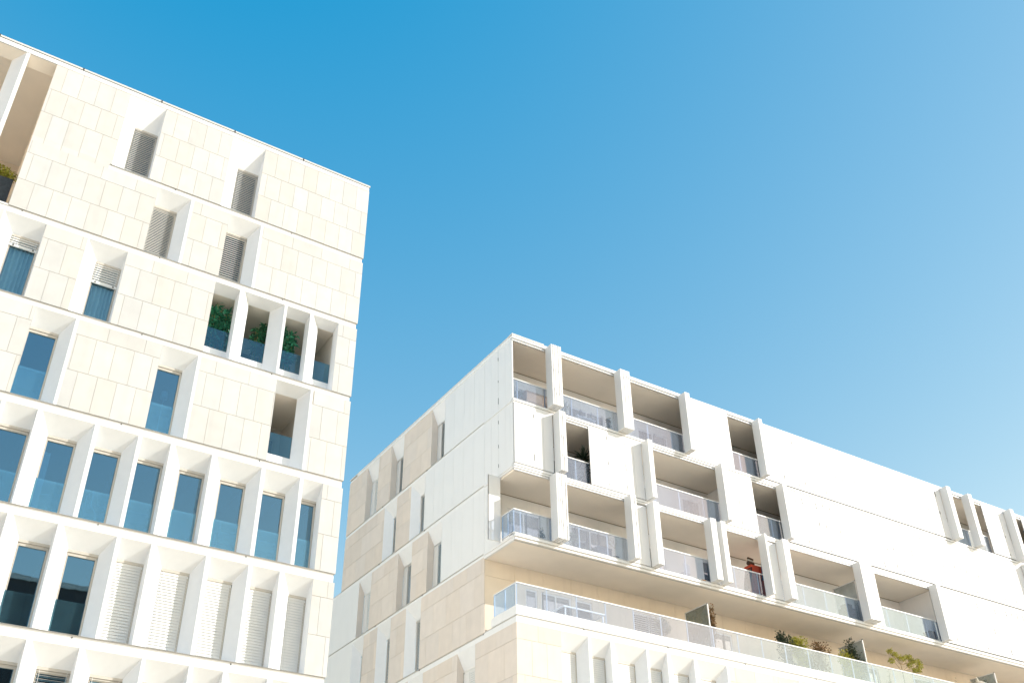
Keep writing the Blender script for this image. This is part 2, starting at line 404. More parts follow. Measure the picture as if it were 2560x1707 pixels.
# ================================================================== RIGHT BUILDING
RX, RY = .652 * 30.8, 30.8
RB = root('apartment_building', 'white block with projecting balconies, folding shutters and a glazed terrace, on the right', 'building', (RX, RY, 0))
SIDE = lambda a, d, z: (d, a, z)
def rpt(u, v, z): return Vector((RX + u, RY + v, z + GZ))
UEND = 58.0
# --- side wall (faces left)
SROWS = {  # z0, z1, head, white from/to, openings (near, far, wnear, wfar, splayed)
 1: (22.48, 25.50, 24.76, (2.27, 5.78), [(5.80, 7.04, 0), (9.88, 11.19, 0), (12.62, 13.96, 0)]),
 2: (19.50, 22.29, 21.70, (2.27, 7.48), [(7.50, 8.87, 1), (10.30, 11.62, 1)]),
 3: (16.50, 19.29, 18.70, (2.27, 5.78), [(5.80, 7.04, 0), (8.52, 9.87, 0), (12.62, 13.96, 0)]),
 4: (13.30, 16.34, 15.73, None, [(7.45, 8.82, 1), (10.27, 11.61, 1), (13.03, 14.25, 1)]),
 5: (10.30, 13.05, 12.44, None, [(2.90, 4.26, 0), (7.05, 8.35, 1), (11.2, 12.5, 1)]),
 6: (7.30, 10.10, 9.50, None, [(4.0, 5.3, 0), (8.5, 9.8, 1)]),
}
for r, (z0, z1, head, wz, ops) in SROWS.items():
    sst = MB(SIDE).mat('stonew'); sbk = MB(SIDE).mat('joint'); wht = MB(SIDE).mat('metal')
    start = 2.27 if r <= 4 else 0.0
    end = 16.12 if r <= 2 else 24.
    runs, piers = complement([(o[0], o[1]) for o in ops], start, end)
    rects = []
    for a, b in runs + piers:
        if wz and a < wz[1] - .1:
            x = a; n = max(1, round((b - a) / .87)); w = (b - a) / n
            wht = MB(SIDE).mat('metal')
            for k in range(n): wht.box(a + k * w + .004, a + (k + 1) * w - .004, .0, .06, z0, z1)
            wht.build('white_panelling', RB)
            sbk.box(a + .01, b - .01, .05, .28, z0 + .003, z1 - .003)
        elif r in (3, 4, 5) and a > 13:
            MB(SIDE).mat('metal').box(a, b, 0, .06, z0, z1).build('white_panelling', RB); sbk.box(a + .01, b - .01, .05, .28, z0 + .003, z1 - .003)
        else:
            rects.append((a, b, z0, z1)); sbk.box(a + .004, b - .004, .014, .28, z0 + .003, z1 - .003)
    c1 = {1: 24.66, 2: 21.66, 3: 18.64, 4: 15.71, 5: 12.45, 6: 9.4}[r]; c2 = {1: 23.55, 2: 20.61, 3: 17.6, 4: 14.47, 5: 11.18, 6: 8.3}[r]
    for q in rects:
        sst = MB(SIDE).mat('stonew'); panels(sst, [q], [(c1, z1, 1.1, .3), (c2, c1, 1.1, .85), (z0, c2, 1.1, .3)], rnd); sst.build('stone_cladding', RB)
    for (a, b, sp) in ops:
        wf = b - .42 if sp else b
        surround(RB, SIDE, a, b, a, wf, z0, z1, head, .3, far='render' if sp else 'stonew')
        kind = {(1, 9.88): 'pale', (4, 7.45): 'pale', (4, 10.27): 'pale', (3, 12.62): 'white', (1, 12.62): 'white', (5, 2.90): 'white', (4, 13.03): 'pale', (1, 5.8): 'pale', (3, 8.52): 'pale', (2, 7.5): 'pale', (2, 10.3): 'pale', (3, 5.8): 'open'}.get((r, a))
        window(RB, SIDE, a, wf, z0, head, .3, kind, .9 if not kind else 0, 'metal', right=.07 if sp else .40)
    sbk.build('wall_backing', RB)
def sband(z0, z1, a0, a1):
    b = MB(SIDE).mat('band'); b.box(a0, a1, .012, .4, z0, z1 - .06); b.mat('flash'); b.box(a0, a1, .03, .4, z1 - .06, z1 - .002)
    for x in (2.29, 7.4, 11.9): b.mat('seam'); b.box(x - .02, x + .02, .0, .03, z1 - .08, z1 - .02)
    b.build('floor_band', RB)
sband(22.29, 22.48, 2.27, 16.1); sband(19.29, 19.50, 2.27, 24); sband(16.34, 16.50, 2.27, 24); sband(13.05, 13.30, 2.27, 24); sband(10.10, 10.30, 0.02, 24)
b = MB(SIDE).mat('band'); b.box(2.27, 15.2, -.02, .4, 25.5, 25.66); b.mat('alu'); b.box(0, 16.12, -.03, .5, 25.665, 25.72); b.mat('band'); b.box(15.2, 16.12, .03, .4, 25.5, 25.62); b.build('roof_edge', RB)
# --- front base storey
BO = [(1.94, 3.19, 1.94, 2.89), (3.30, 4.24, 3.30, 4.24), (4.38, 5.97, 4.83, 5.67), (6.08, 7.0, 6.08, 7.0), (7.14, 8.38, 7.61, 8.38), (8.52, 10.12, 8.99, 9.82), (13.0, 14.2, 13.0, 13.9), (14.3, 15.2, 14.3, 15.2), (15.3, 16.7, 15.7, 16.7)]
runs, piers = complement(BO, 0, UEND)
piers.append((10.12, 10.22)); runs = [(10.22 if abs(a - 10.12) < 1e-6 else a, b) for a, b in runs]
for a, b in runs:
    fst = MB().mat('stonew'); fbk = MB().mat('joint')
    panels(fst, [(a, b, 10.3, 13.05)], [(12.45, 13.05, 1.07, -.14), (11.18, 12.45, .65, 0), (10.3, 11.18, .65, .32)], rnd)
    fbk.box(a + .004, b - .004, .014, .3, 10.303, 13.047)
    fst.build('stone_cladding', RB); fbk.build('wall_backing', RB)
for a, b in piers:
    lo = [o for o in BO if abs(o[1] - a) < 1e-6]; ro = [o for o in BO if abs(o[0] - b) < 1e-6]
    bl = lo[0][3] if lo else a; br = ro[0][2] if ro else b
    MB().mat('render').prism([(a, 0), (b, 0), (max(br, bl + .02) - .002, .395), (bl + .002, .395)], 10.3, 13.048).build('pier', RB)
for (a, b, wl, wr) in BO:
    surround(RB, None, a, b, wl, wr, 10.3, 13.05, 12.50); window(RB, None, wl, wr, 10.3, 12.50, .4, 'white')
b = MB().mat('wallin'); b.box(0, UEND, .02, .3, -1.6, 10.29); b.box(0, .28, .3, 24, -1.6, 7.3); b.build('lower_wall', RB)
b = MB().mat('band'); b.box(0.0, UEND, .0, .45, 13.052, 13.27); b.box(.0, .3, .45, 2.27, 13.052, 13.27)
b.mat('flash'); b.box(.03, UEND, .03, .4, 13.27, 13.335); b.box(.03, .3, .4, 2.25, 13.27, 13.335)
b.mat('seam'); [b.box(x - .015, x + .015, -.004, .04, 13.25, 13.30) for x in (3.02, 7.1, 11.2, 15.3, 19.4, 23.5)]
b.build('floor_band', RB)
b = MB().mat('band'); b.box(.0, UEND, .0, .2, 13.335, 13.66); b.box(.0, .2, .2, 1.75, 13.335, 13.66); b.build('terrace_upstand', RB)
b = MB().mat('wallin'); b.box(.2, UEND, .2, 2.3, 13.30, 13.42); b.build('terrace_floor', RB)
# --- recessed terrace storey
TB = 2.26
b = MB().mat('tan')
def wall_with_holes(b, a0, a1, d0, d1, z0, z1, holes):
    cur = a0
    for (h0, h1, hz0, hz1) in sorted(holes):
        if h0 > cur: b.box(cur, h0, d0, d1, z0, z1)
        if hz1 < z1: b.box(h0, h1, d0, d1, hz1, z1)
        if hz0 > z0: b.box(h0, h1, d0, d1, z0, hz0)
        cur = h1
    b.box(cur, a1, d0, d1, z0, z1)
def glazed(parent, a0, a1, z0, z1, d, fm='white', split=False):
    f = MB().mat(fm); w = .06
    f.box(a0, a1, d, d + .06, z1 - w, z1); f.box(a0, a0 + w, d, d + .06, z0, z1 - w); f.box(a1 - w, a1, d, d + .06, z0, z1 - w)
    if split: m = (a0 + a1) / 2; f.box(m - w / 2, m + w / 2, d, d + .06, z0, z1 - w)
    o = f.build('sliding_door', parent); p = MB().mat('gdark'); p.box(a0 + w, a1 - w, d + .03, d + .04, z0, z1 - w); p.build('pane', o)
    return o
thl = [(1.93, 2.50, 13.42, 15.45), (2.68, 4.15, 13.42, 15.45), (4.35, 5.2, 13.42, 15.45), (7.3, 9.1, 13.42, 15.5), (11.2, 12.9, 13.42, 15.45), (16.2, 18.0, 13.42, 15.45), (20.6, 22.4, 13.42, 15.45), (25, 27, 13.42, 15.45)]
zt = 15.55
cs = [(15.60, 16.26), (13.42, 15.595)]
for (c0, c1) in cs:
    x = 0.02
    while x < UEND:
        hh = [h for h in thl if h[1] > x and h[0] < x + 1.38]
        wall_with_holes(b, x + .005, min(x + 1.375, UEND), TB, TB + .1, c0 + .004, c1, [(max(h[0], x + .005), min(h[1], x + 1.375), h[2], h[3]) for h in hh if c0 < 15])
        x += 1.38
b.mat('joint'); wall_with_holes(b, 0.05, UEND, TB + .08, TB + .2, 13.42, 16.26, thl)
b.build('terrace_wall', RB)
for i, h in enumerate(thl): glazed(RB, h[0], h[1], h[2], h[3], TB + .05, 'white', i in (1, 3))
bl = MB().mat('blindl'); slats(bl, 7.38, 9.02, TB + .0, 13.5, 15.45, .09, .08, R(50)); bl.build('louvre_blind', RB)
b = MB().mat('ceil'); b.box(.06, UEND, .10, 2.9, 16.262, 16.31); b.build('overhang_soffit', RB)
# --- slabs of the projecting box and their edge profiles
b = MB().mat('ceil')
b.box(.06, UEND, .14, 12, 16.32, 16.52); b.box(.06, UEND, .12, 12, 19.22, 19.50); b.box(.06, UEND, .12, 12, 22.18, 22.50); b.box(.05, UEND, .12, 16, 25.42, 25.64)
b.build('floor_slab', RB)
def edge(z0, z1, u0=0.0, track=None):
    b = MB().mat('metal'); b.box(u0, UEND, -.03, .12, z1 - .10, z1); b.mat('alu'); b.box(u0 + .0, UEND, .035, .12, z0 + .03, z1 - .10); b.mat('flash'); b.box(u0, UEND, .02, .10, z1 + .001, z1 + .05); b.box(u0, UEND, .02, .12, z0 - .07, z0 - .041); b.mat('metal'); b.box(u0, UEND, -.01, .12, z0 - .04, z0 + .03)
    b.box(-.03, u0 + .1, .12, 2.27, z1 - .10, z1); b.box(0.0, u0 + .1, .12, 2.27, z0 - .04, z1 - .10)
    o = b.build('slab_edge', RB)
    return o
edge(22.32, 22.49); edge(19.34, 19.49); edge(16.30, 16.49)
b = MB().mat('band'); b.box(-.02, UEND, -.02, .12, 25.53, 25.66); b.box(-.02, .1, .12, 2.27, 25.5, 25.66); b.mat('alu'); b.box(-.04, 1.62, -.04, .3, 25.665, 25.73); b.box(1.62, UEND, -.01, .3, 25.665, 25.70); b.build('roof_edge', RB)
b = MB().mat('band'); b.box(.3, UEND, .35, 15.9, 25.64, 25.69); b.build('roof_slab', RB)
# --- balcony back walls
def backwall(z0, z1, holes):
    b = MB().mat('backwall'); x = .1
    while x < UEND:
        hh = [h for h in holes if h[1] > x and h[0] < x + .62]
        wall_with_holes(b, x + .003, x + .617, 2.10, 2.2, z0, z1, [(max(h[0], x + .003), min(h[1], x + .617), z0, h[2]) for h in hh]); x += .62
    b.mat('joint'); wall_with_holes(b, .1, UEND, 2.18, 2.3, z0, z1, [(h[0], h[1], z0, h[2]) for h in holes]); b.mat('stem'); b.box(.1, UEND, 2.08, 2.1, z1 - .022, z1 - .006)
    b.build('balcony_wall', RB)
    for h in holes: glazed(RB, h[0], h[1], z0, h[2], 2.14, 'white', h[1] - h[0] > 1.5)
h1 = [(.6, 2.4, 24.6), (4.4, 6.4, 24.6), (8.4, 10.2, 24.6), (12.6, 13.7, 24.6), (29, 30.5, 24.6)]
h2 = [(3.0, 4.6, 21.6), (7.2, 8.8, 21.6), (10.7, 11.8, 21.6), (14.0, 15.2, 21.6)]
h3 = [(1.0, 2.62, 18.63), (4.2, 6.2, 18.63), (8.0, 9.3, 18.63), (11.5, 12.3, 18.63), (15.6, 17.4, 18.63), (21.5, 23.2, 18.63)]
backwall(22.51, 25.42, h1); backwall(19.51, 22.18, h2); backwall(16.53, 19.22, h3)
b = MB().mat('room'); b.box(.1, UEND, 5, 5.1, 7, 25.4); b.build('inner_wall', RB)
for (u, z0, z1) in ((12.0, 22.51, 25.41), (26.9, 22.51, 25.41), (6.3, 19.51, 22.17), (12.4, 19.51, 22.17), (24.95, 16.53, 19.21)): MB().mat('metal').box(u, u + .12, .2, 2.1, z0, z1).build('partition_wall', RB)
# --- shutters
def leafmesh(mb, a0, a1, d0, d1, z0, z1): mb.box(a0, a1, d0, d1, z0, z1)
def stack(u0, u1, z0, z1, n, depth=.49):
    o = bpy.data.objects.new('folding_shutter', None); COL.objects.link(o); o.parent = RB
    w = (u1 - u0) / n
    for k in range(n):
        m = MB().mat('metal'); m.box(u0 + k * w + .013, u0 + (k + 1) * w - .013, -depth + rnd.uniform(0, .014), -.025, z0 + rnd.uniform(0, .02), z1)
        m.mat('seam')
        if k < n - 1:
            for t in (.2, .55, .85):
                zz = z0 + (z1 - z0) * (t + rnd.uniform(-.04, .04)); m.box(u0 + (k + 1) * w - .006, u0 + (k + 1) * w + .006, -depth + .016, -depth + .05, zz, zz + .12)
        m.build('shutter_leaf', o)
    m = MB().mat('seam'); m.box(u0 + .03, u1 - .03, -depth + .16, -.03, z0 + .03, z1 - .03); m.mat('alu'); m.box(u0 + .02, u1 - .02, -.03, .1, z1 - .09, z1 - .03); m.box(u0 + .02, u1 - .02, -.06, .1, z0 + .01, z0 + .04); m.build('hinge_rail', o)
def flat(u0, u1, z0, z1, pitch=.478, mp=None, whole=False, d=-.03):
    n = max(1, round((u1 - u0) / pitch)); w = (u1 - u0) / n
    o = None
    def marks(m, x):
        m.mat('seam')
        for t in (.06, .42, .82):
            if rnd.random() < (.45 if whole else .8):
                zz = z0 + (z1 - z0) * (t + rnd.uniform(-.02, .05)); ww = .011 if not whole else .020; m.box(x - ww, x + ww, d - .008, d + .004, zz, zz + rnd.choice((.10, .16, .30)))
    if whole:
        m = MB(mp)
        for k in range(n):
            m.mat('metal'); e = rnd.uniform(0, .004); m.box(u0 + k * w + .005, u0 + (k + 1) * w - .005, d + e, d + .055, z0 + .055, z1)
            if k: marks(m, u0 + k * w)
        m.mat('seam'); m.box(u0 + .02, u1 - .02, d + .05, d + .07, z0 + .02, z1 - .02)
        return m.build('shutter_run', RB)
    o = bpy.data.objects.new('folding_shutter', None); COL.objects.link(o); o.parent = RB
    for k in range(n):
        m = MB(mp).mat('metal'); m.box(u0 + k * w + .004, u0 + (k + 1) * w - .004, d + rnd.uniform(0, .003), d + .05, z0, z1)
        if k and k % 2 == 0: marks(m, u0 + k * w)
        m.build('shutter_leaf', o)
    m = MB(mp).mat('seam'); m.box(u0 + .02, u1 - .02, d + .052, d + .06, z0 + .03, z1 - .03); m.build('closing_strip', o)
Z1, Z2, Z3 = (22.53, 25.53), (19.52, 22.29), (16.53, 19.31)
for (u0, u1, n) in ((1.67, 2.21, 6), (5.42, 5.97, 6), (9.20, 9.50, 4), (13.85, 14.11, 3), (27.79, 28.13, 4), (29.60, 29.93, 4), (33.33, 33.64, 4)): stack(u0, u1, Z1[0] - .03, Z1[1], n)
for (u0, u1, n) in ((1.94, 2.29, 4), (6.65, 6.91, 3), (10.93, 11.22, 3), (14.76, 15.02, 3), (33.47, 33.8, 4)): stack(u0, u1, Z2[0] - .03, Z2[1], n)
for (u0, u1, n) in ((1.66, 2.19, 6), (5.42, 5.72, 3), (6.62, 6.94, 4), (9.80, 10.13, 4), (10.40, 10.68, 3), (13.0, 13.14, 2), (14.12, 14.50, 4), (19.15, 19.95, 6), (24.66, 24.97, 3)): stack(u0, u1, Z3[0] - .03, Z3[1], n)
flat(9.52, 12.24, 22.52, 25.50); flat(0.02, 1.92, 19.54, 22.28); flat(3.79, 6.64, 19.54, 22.28); flat(11.24, 13.2, 19.54, 22.28)
flat(5.74, 6.60, 16.54, 19.2); flat(13.16, 14.1, 16.54, 19.2); flat(19.97, 20.66, 16.54, 19.3); flat(10.15, 10.38, 16.54, 19.2)
flat(14.13, 27.77, 22.52, 25.52, whole=True); flat(31.36, 33.31, 22.52, 25.52, whole=True); flat(35.0, UEND, 22.52, 25.52, whole=True)
flat(15.04, 33.45, 19.52, 22.31, whole=True); flat(34.9, UEND, 19.52, 22.31, whole=True); flat(25.0, UEND, 16.52, 19.33, whole=True)
for z0, z1 in ((22.5, 25.50), (19.51, 22.30)): flat(.03, 2.25, z0, z1, .56, SIDE, d=-.012)
flat(1.12, 2.25, 16.51, 19.31, .57, SIDE, d=-.012)
b = MB().mat('metal'); b.box(-.58, -.03, 1.00, 1.05, 16.50, 19.28); b.mat('alu'); b.box(-.58, -.57, .995, 1.055, 16.5, 19.28); b.build('swung_shutter', RB)
# tracks under each slab edge where a balcony is open
def track(u0, u1, z):
    b = MB().mat('metal'); b.box(u0, u1, .0, .07, z - .05, z); b.mat('flash'); b.box(u0, u1, .075, .11, z - .02, z + .05); b.build('shutter_track', RB)
OPEN = {1: [(0, 1.66), (2.22, 5.41), (5.98, 9.19), (12.25, 13.84), (28.14, 29.59), (29.94, 31.35), (33.65, 34.99)], 2: [(2.30, 3.78), (6.92, 10.92), (13.21, 14.75), (33.82, 34.88)],
        3: [(0, 1.65), (2.20, 5.41), (6.95, 9.79), (10.69, 12.99), (14.51, 19.14), (20.67, 24.65)]}
ZF = {1: 22.53, 2: 19.52, 3: 16.53}; ZC = {1: 25.46, 2: 22.22, 3: 19.26}
for r in OPEN:
    for u0, u1 in OPEN[r]: track(u0, u1, ZC[r])
# --- railings: handrail, posts, panes
def railing(u0, u1, z0, h, v, ph=.31, pitch=1.395, ret=None, mp=None):
    o = bpy.data.objects.new('glass_railing', None); COL.objects.link(o); o.parent = RB
    m = MB(mp).mat('metal'); m.box(u0, u1, v - .025, v + .025, z0 + h - .045, z0 + h)
    if ret: m.box(u0, u0 + .05, v + .025, ret, z0 + h - .045, z0 + h)
    m.build('handrail', o)
    m = MB(mp).mat('metal'); m.box(u0, u1, v - .02, v + .02, z0 + .04, z0 + .07)
    if ret: m.box(u0, u0 + .04, v + .02, ret, z0 + .04, z0 + .07)
    m.build('bottom_rail', o)
    m = MB(mp).mat('grail'); m.box(u0 + .01, u1 - .01, v - .006, v + .006, z0 + .07, z0 + h - .045)
    if ret: m.box(u0 + .012, u0 + .024, v + .02, ret, z0 + .07, z0 + h - .045)
    m.build('pane', o)
    ps = []
    k = math.ceil((u0 - ph) / pitch)
    while ph + k * pitch < u1: ps.append(ph + k * pitch); k += 1
    for x in ps:
        m = MB(mp).mat('metal'); m.box(x - .016, x + .016, v + .010, v + .05, z0, z0 + h - .045); m.build('post', o)
    if ret:
        for y in (v + .02, (v + ret) / 2, ret - .04):
            m = MB(mp).mat('metal'); m.box(u0 + .026, u0 + .06, y, y + .04, z0, z0 + h - .045); m.build('post', o)
for u0, u1 in ((.06, 9.6), (12.2, 14.3), (28, 31.4), (33.5, 35)): railing(u0, u1, 22.54, 1.05, .15)
for u0, u1 in ((2.2, 3.85), (6.8, 11.1), (13.1, 15.0), (33.7, 34.9)): railing(u0, u1, 19.53, 1.07, .15, .36)
railing(.02, 5.9, 16.55, 1.05, .15, .36, ret=1.0)
for u0, u1 in ((6.8, 13.2), (14.2, 19.5), (20.4, 25.0)): railing(u0, u1, 16.55, 1.08, .15, .30)
railing(.06, 48, 13.66, .95, .10, .07, 1.375, ret=1.68)
# --- privacy screens
def screen(u, v0, v1, z0, z1, mat):
    f = MB().mat('metal'); f.box(u - .02, u + .02, v0, v0 + .05, z0, z1); f.box(u - .02, u + .02, v0, v1, z1 - .04, z1); f.box(u - .02, u + .02, v1 - .05, v1, z0, z1)
    o = f.build('privacy_screen', RB); p = MB().mat(mat); p.box(u - .008, u + .008, v0 + .05, v1 - .05, z0, z1 - .04); p.build('pane', o)
screen(9.65, .16, 1.6, 13.45, 15.65, 'gsmoke'); screen(19.04, .16, 1.6, 13.45, 15.72, 'gfrost'); screen(28.57, .16, 1.6, 13.45, 15.68, 'gfrost')
screen(19.56, .3, 1.7, 16.55, 18.72, 'gfrost'); screen(25.0, .3, 1.7, 16.55, 18.80, 'gsmoke')

# ================================================================== SETTING
g = MB().mat('ground'); g.poly([(-600, -600, -1.6), (600, -600, -1.6), (600, 600, -1.6), (-600, 600, -1.6)])
tag(g.build('ground'), None, None, kind='structure')
OB = root('apartment_building', 'dark block across the street, seen mirrored in the lower left windows', 'building', (2, -37, 0))
b = MB().mat('dark'); b.box(-14, 14, -7, 7, -1.6, 31.2); b.build('wall', OB)
b = MB().mat('flash'); b.box(-14.2, 14.2, -7.2, 7.2, 31.2, 31.6); b.build('roof', OB)
for r in range(8):
    for k in range(7):
        f = MB().mat('frame'); x = -12 + 3.7 * k; z = 1.5 + 3.6 * r
        f.box(x, x + 1.5, 7.0, 7.06, z, z + 2.0); f.mat('room'); f.box(x + .08, x + 1.42, 7.03, 7.08, z + .08, z + 1.92); f.build('window', OB)

# ================================================================== THINGS ON BALCONIES AND BEHIND WINDOWS
def leaves(mb, c, rad, n, size, rn, asp=.5, droop=0., shell=.5):
    for _ in range(n):
        while True:
            p = Vector((rn.uniform(-1, 1), rn.uniform(-1, 1), rn.uniform(-1, 1)))
            if p.length < 1 and p.length > shell * rn.random(): break
        q = Vector((c[0] + p.x * rad[0], c[1] + p.y * rad[1], c[2] + p.z * rad[2]))
        d = Vector((rn.gauss(0, 1), rn.gauss(0, 1), rn.gauss(0, .7) - droop)).normalized()
        w = d.cross(Vector((rn.gauss(0, 1), rn.gauss(0, 1), rn.gauss(0, 1)))).normalized()
        nrm = d.cross(w)
        L = size * rn.uniform(.6, 1.4); W = L * asp
        e = rn.uniform(.55, 1.5); mb.t = (e * rn.uniform(.9, 1.1), e, e * rn.uniform(.8, 1.1))
        mb.poly([q, q + d * L * .5 + w * W * .5 + nrm * L * .08, q + d * L, q + d * L * .5 - w * W * .5 + nrm * L * .08])
    mb.t = (1, 1, 1)
def wl(base, off): return (base[0] + off[0], base[1] + off[1], base[2] + off[2])
# local mesh coordinates of things are relative to an Empty at their base; MB adds GZ so remove it here
class TB_(MB):
    def __init__(s): super().__init__(lambda a, d, z: (a, d, z - GZ))
    def poly(s, pts, raw=False): super().poly(pts)
def pot(r, h, parent, mat='soil', r2=None):
    m = TB_().mat(mat); m.tube((0, 0, 0), (0, 0, h), r * .8, r2 or r, 14); m.tube((0, 0, h), (0, 0, h + .03), r * 1.06, r * 1.06, 14); return m.build('pot', parent)
def bush(name, label, cat, loc, rad, n, size, mat, seed, potsize=(.16, .25), stems=5, group=None, asp=.5, potmat='soil', clumps=6, rz=0):
    rn = random.Random(seed); o = root(name, label, cat, loc, rz, group)
    ph = 0
    if potsize: pot(potsize[0], potsize[1], o, potmat); ph = potsize[1]
    m = TB_().mat('stem')
    f = TB_().mat(mat)
    for k in range(clumps):
        c = (rn.uniform(-.6, .6) * rad[0], rn.uniform(-.6, .6) * rad[1], ph + rad[2] * (1 + rn.uniform(-.6, .65)))
        m.tube((c[0] * .1, c[1] * .1, ph), c, .012, .005, 5)
        leaves(f, c, (rad[0] * .5, rad[1] * .5, rad[2] * .45), n // clumps, size, rn, asp)
    m.build('stem', o); f.build('foliage', o)
    return o
def bamboo(label, loc, h, canes, spread, seed, mat='leaf_t', lean=.1, nl=26, lo=.35):
    rn = random.Random(seed); o = root('bamboo_plant', label, 'plant', loc, OFF, 'bamboo plants in the open loggia')
    m = TB_().mat('soil'); m.box(-spread - .1, spread + .1, -.15, .15, 0, .42); m.build('planter', o)
    m = TB_().mat('cane'); f = TB_().mat(mat)
    for k in range(canes):
        p = Vector((rn.uniform(-spread, spread), rn.uniform(-.1, .1), .4)); hh = h * rn.uniform(.75, 1.0)
        t = p + Vector((rn.gauss(0, lean), rn.gauss(0, .05), hh - .4)); m.tube(p, t, .011, .006, 5)
        for j in range(nl):
            q = p.lerp(t, rn.uniform(lo, 1.0)); d = Vector((rn.gauss(0, 1), rn.gauss(0, 1), -.5 + rn.gauss(0, .5))).normalized()
            L = rn.uniform(.14, .27); w = d.cross(Vector((rn.gauss(0, 1), rn.gauss(0, 1), 1))).normalized() * L * .16
            e = rn.uniform(.5, 1.7); f.t = (e, e, e)
            q2 = q + Vector((rn.gauss(0, .05), rn.gauss(0, .05), rn.gauss(0, .04)))
            f.poly([q2, q2 + d * L * .4 + w, q2 + d * L, q2 + d * L * .4 - w])
    f.t = (1, 1, 1)
    m.build('cane', o); f.build('foliage', o); return o
def L_(s, d, z): return lpt(s, d, z)
bamboo('dense tall bamboo with yellow canes filling the first opening of the loggia', L_(-4.48, .72, 18.07), 2.35, 22, .36, 3, 'leaf_t', .09, 70, .22)
bamboo('short dark bamboo at the right edge of the second loggia opening', L_(-3.08, .72, 18.07), 2.15, 12, .24, 4, 'leaf_g', .06, 60)
bamboo('bright green arching bamboo in the third loggia opening', L_(-2.16, .72, 18.07), 2.3, 13, .2, 9, 'leaf_t', .10, 60, .3)
o = bush('planter_shrub', 'yellow green shrub in a dark planter on the top left loggia', 'plant', L_(-12.05, .75, 20.95), (.75, .3, .46), 2400, .085, 'leaf_y', 8, None, clumps=14, rz=OFF)
for ch in o.children: ch.location.z = 1.18
m = TB_().mat('soil'); m.box(-1.2, .62, -.28, .3, 0, 1.25); m.build('planter', o)
# folded curtains behind the raised blinds
def curtain(label, s0, s1, z0, z1, d):
    o = MB().mat('curtain'); n = 96; A = Vector((lpt(s0, d, z0)))
    pts = []
    for k in range(n + 1):
        t = k / n; s = s0 + (s1 - s0) * t; dd = d + .06 * math.sin(t * 2 * math.pi * 6 + math.sin(t * 9)); pts.append((s, dd))
    for k in range(n):
        p = [lpt(pts[k][0], pts[k][1], z0), lpt(pts[k + 1][0], pts[k + 1][1], z0), lpt(pts[k + 1][0], pts[k + 1][1], z1), lpt(pts[k][0], pts[k][1], z1)]
        o.poly([(q.x, q.y, q.z - GZ) for q in p])
    ob = o.build('curtain', smooth=True)
    return tag(ob, label, 'curtain', 'curtains behind half-raised blinds')
curtain('pleated blue-grey curtain behind the almost fully raised blind, at the left edge', -10.98, -10.23, 18.0, 20.1, .60)
curtain('pleated blue-grey curtain below the lower hanging half-raised blind', -8.55, -7.82, 18.0, 20.1, .60)
# floor lamp, armchair
o = root('floor_lamp', 'white floor lamp with drum shade behind a tall window', 'lamp', L_(-5.72, .66, 14.95), OFF)
m = TB_().mat('white'); m.tube((0, 0, 0), (0, 0, .02), .14, .14, 16); m.tube((0, 0, .02), (.0, 0, 1.5), .014, .012, 8); m.build('stand', o)
m = TB_().mat('white'); m.tube((0, 0, 1.42), (0, 0, 1.64), .11, .095, 18); m.build('lamp_shade', o)
o = root('armchair', 'pale rounded armchair behind a tall window at the left', 'armchair', L_(-9.50, .90, 14.92), OFF)
m = TB_().mat('canvas'); m.prism([(-.38, -.32), (.38, -.32), (.42, 0), (.38, .35), (-.38, .35), (-.42, 0)], .15, .48); m.build('seat', o, bevel=.05)
m = TB_().mat('canvas'); m.prism([(-.4, -.34), (-.2, -.42), (.2, -.42), (.4, -.34), (.4, -.18), (-.4, -.18)], .48, 1.05); m.build('backrest', o, bevel=.07)
m = TB_().mat('canvas'); m.box(-.46, -.34, -.3, .34, .2, .72); m.box(.34, .46, -.3, .34, .2, .72); m.build('armrest', o, bevel=.04)
def offchair(label, s, d, rz):
    o = root('office_chair', label, 'chair', L_(s, d, 11.87), rz, 'office chairs behind the fifth row of windows')
    m = TB_().mat('bluegrey'); m.box(-.23, .23, -.22, .22, .44, .50); m.build('seat', o, bevel=.02)
    m = TB_().mat('bluegrey'); m.prism([(-.20, .20), (.20, .20), (.20, .25), (-.20, .25)], .55, 1.02); m.build('backrest', o, bevel=.02)
    m = TB_().mat('white')
    for x in (-.22, .22):
        pts = [(x, -.2, .02), (x, .22, .46), (x, .25, 1.0)]
        m.tube((x, .0, .0), (x, .10, .45), .016); m.tube((x, .10, .45), (x, .25, .62), .016); m.tube((x, .25, .62), (x, .27, 1.04), .016); m.tube((x, .1, .66), (x, -.18, .66), .014); m.tube((x, -.2, 0), (x, -.16, .45), .014)
    m.tube((-.22, .27, 1.04), (.22, .27, 1.04), .016)
    m.build('frame', o)
offchair('office chair with white tube frame behind the window beside a white pillar screen', -8.22, .78, R(70))
offchair('office chair turned sideways, low in the window right of the screened one', -6.84, .78, R(100))
offchair('office chair with raised back beside a desk, fourth window from the right', -3.62, .85, R(250))
def desk(label, s, d):
    o = root('desk', label, 'desk', L_(s, d, 11.87), OFF, 'white desks behind the fifth row of windows')
    m = TB_().mat('white'); m.box(-.6, .6, -.35, .35, .70, .74); m.build('top', o)
    for x in (-.56, .56):
        m = TB_().mat('white'); m.box(x - .02, x + .02, -.33, -.29, 0, .70); m.box(x - .02, x + .02, .29, .33, 0, .70); m.box(x - .02, x + .02, -.29, .29, .64, .68); m.build('leg', o)
desk('white desk low behind the fifth window from the right', -5.75, .88); desk('white desk behind the fourth window from the right, beside a chair', -3.0, .9); desk('white desk seen through the third window from the right end', -1.95, .88)
o = MB().mat('white')
P8 = [lpt(-8.59, .60, 11.9), lpt(-8.36, .60, 11.9), lpt(-8.36, .66, 11.9), lpt(-8.59, .66, 11.9)]
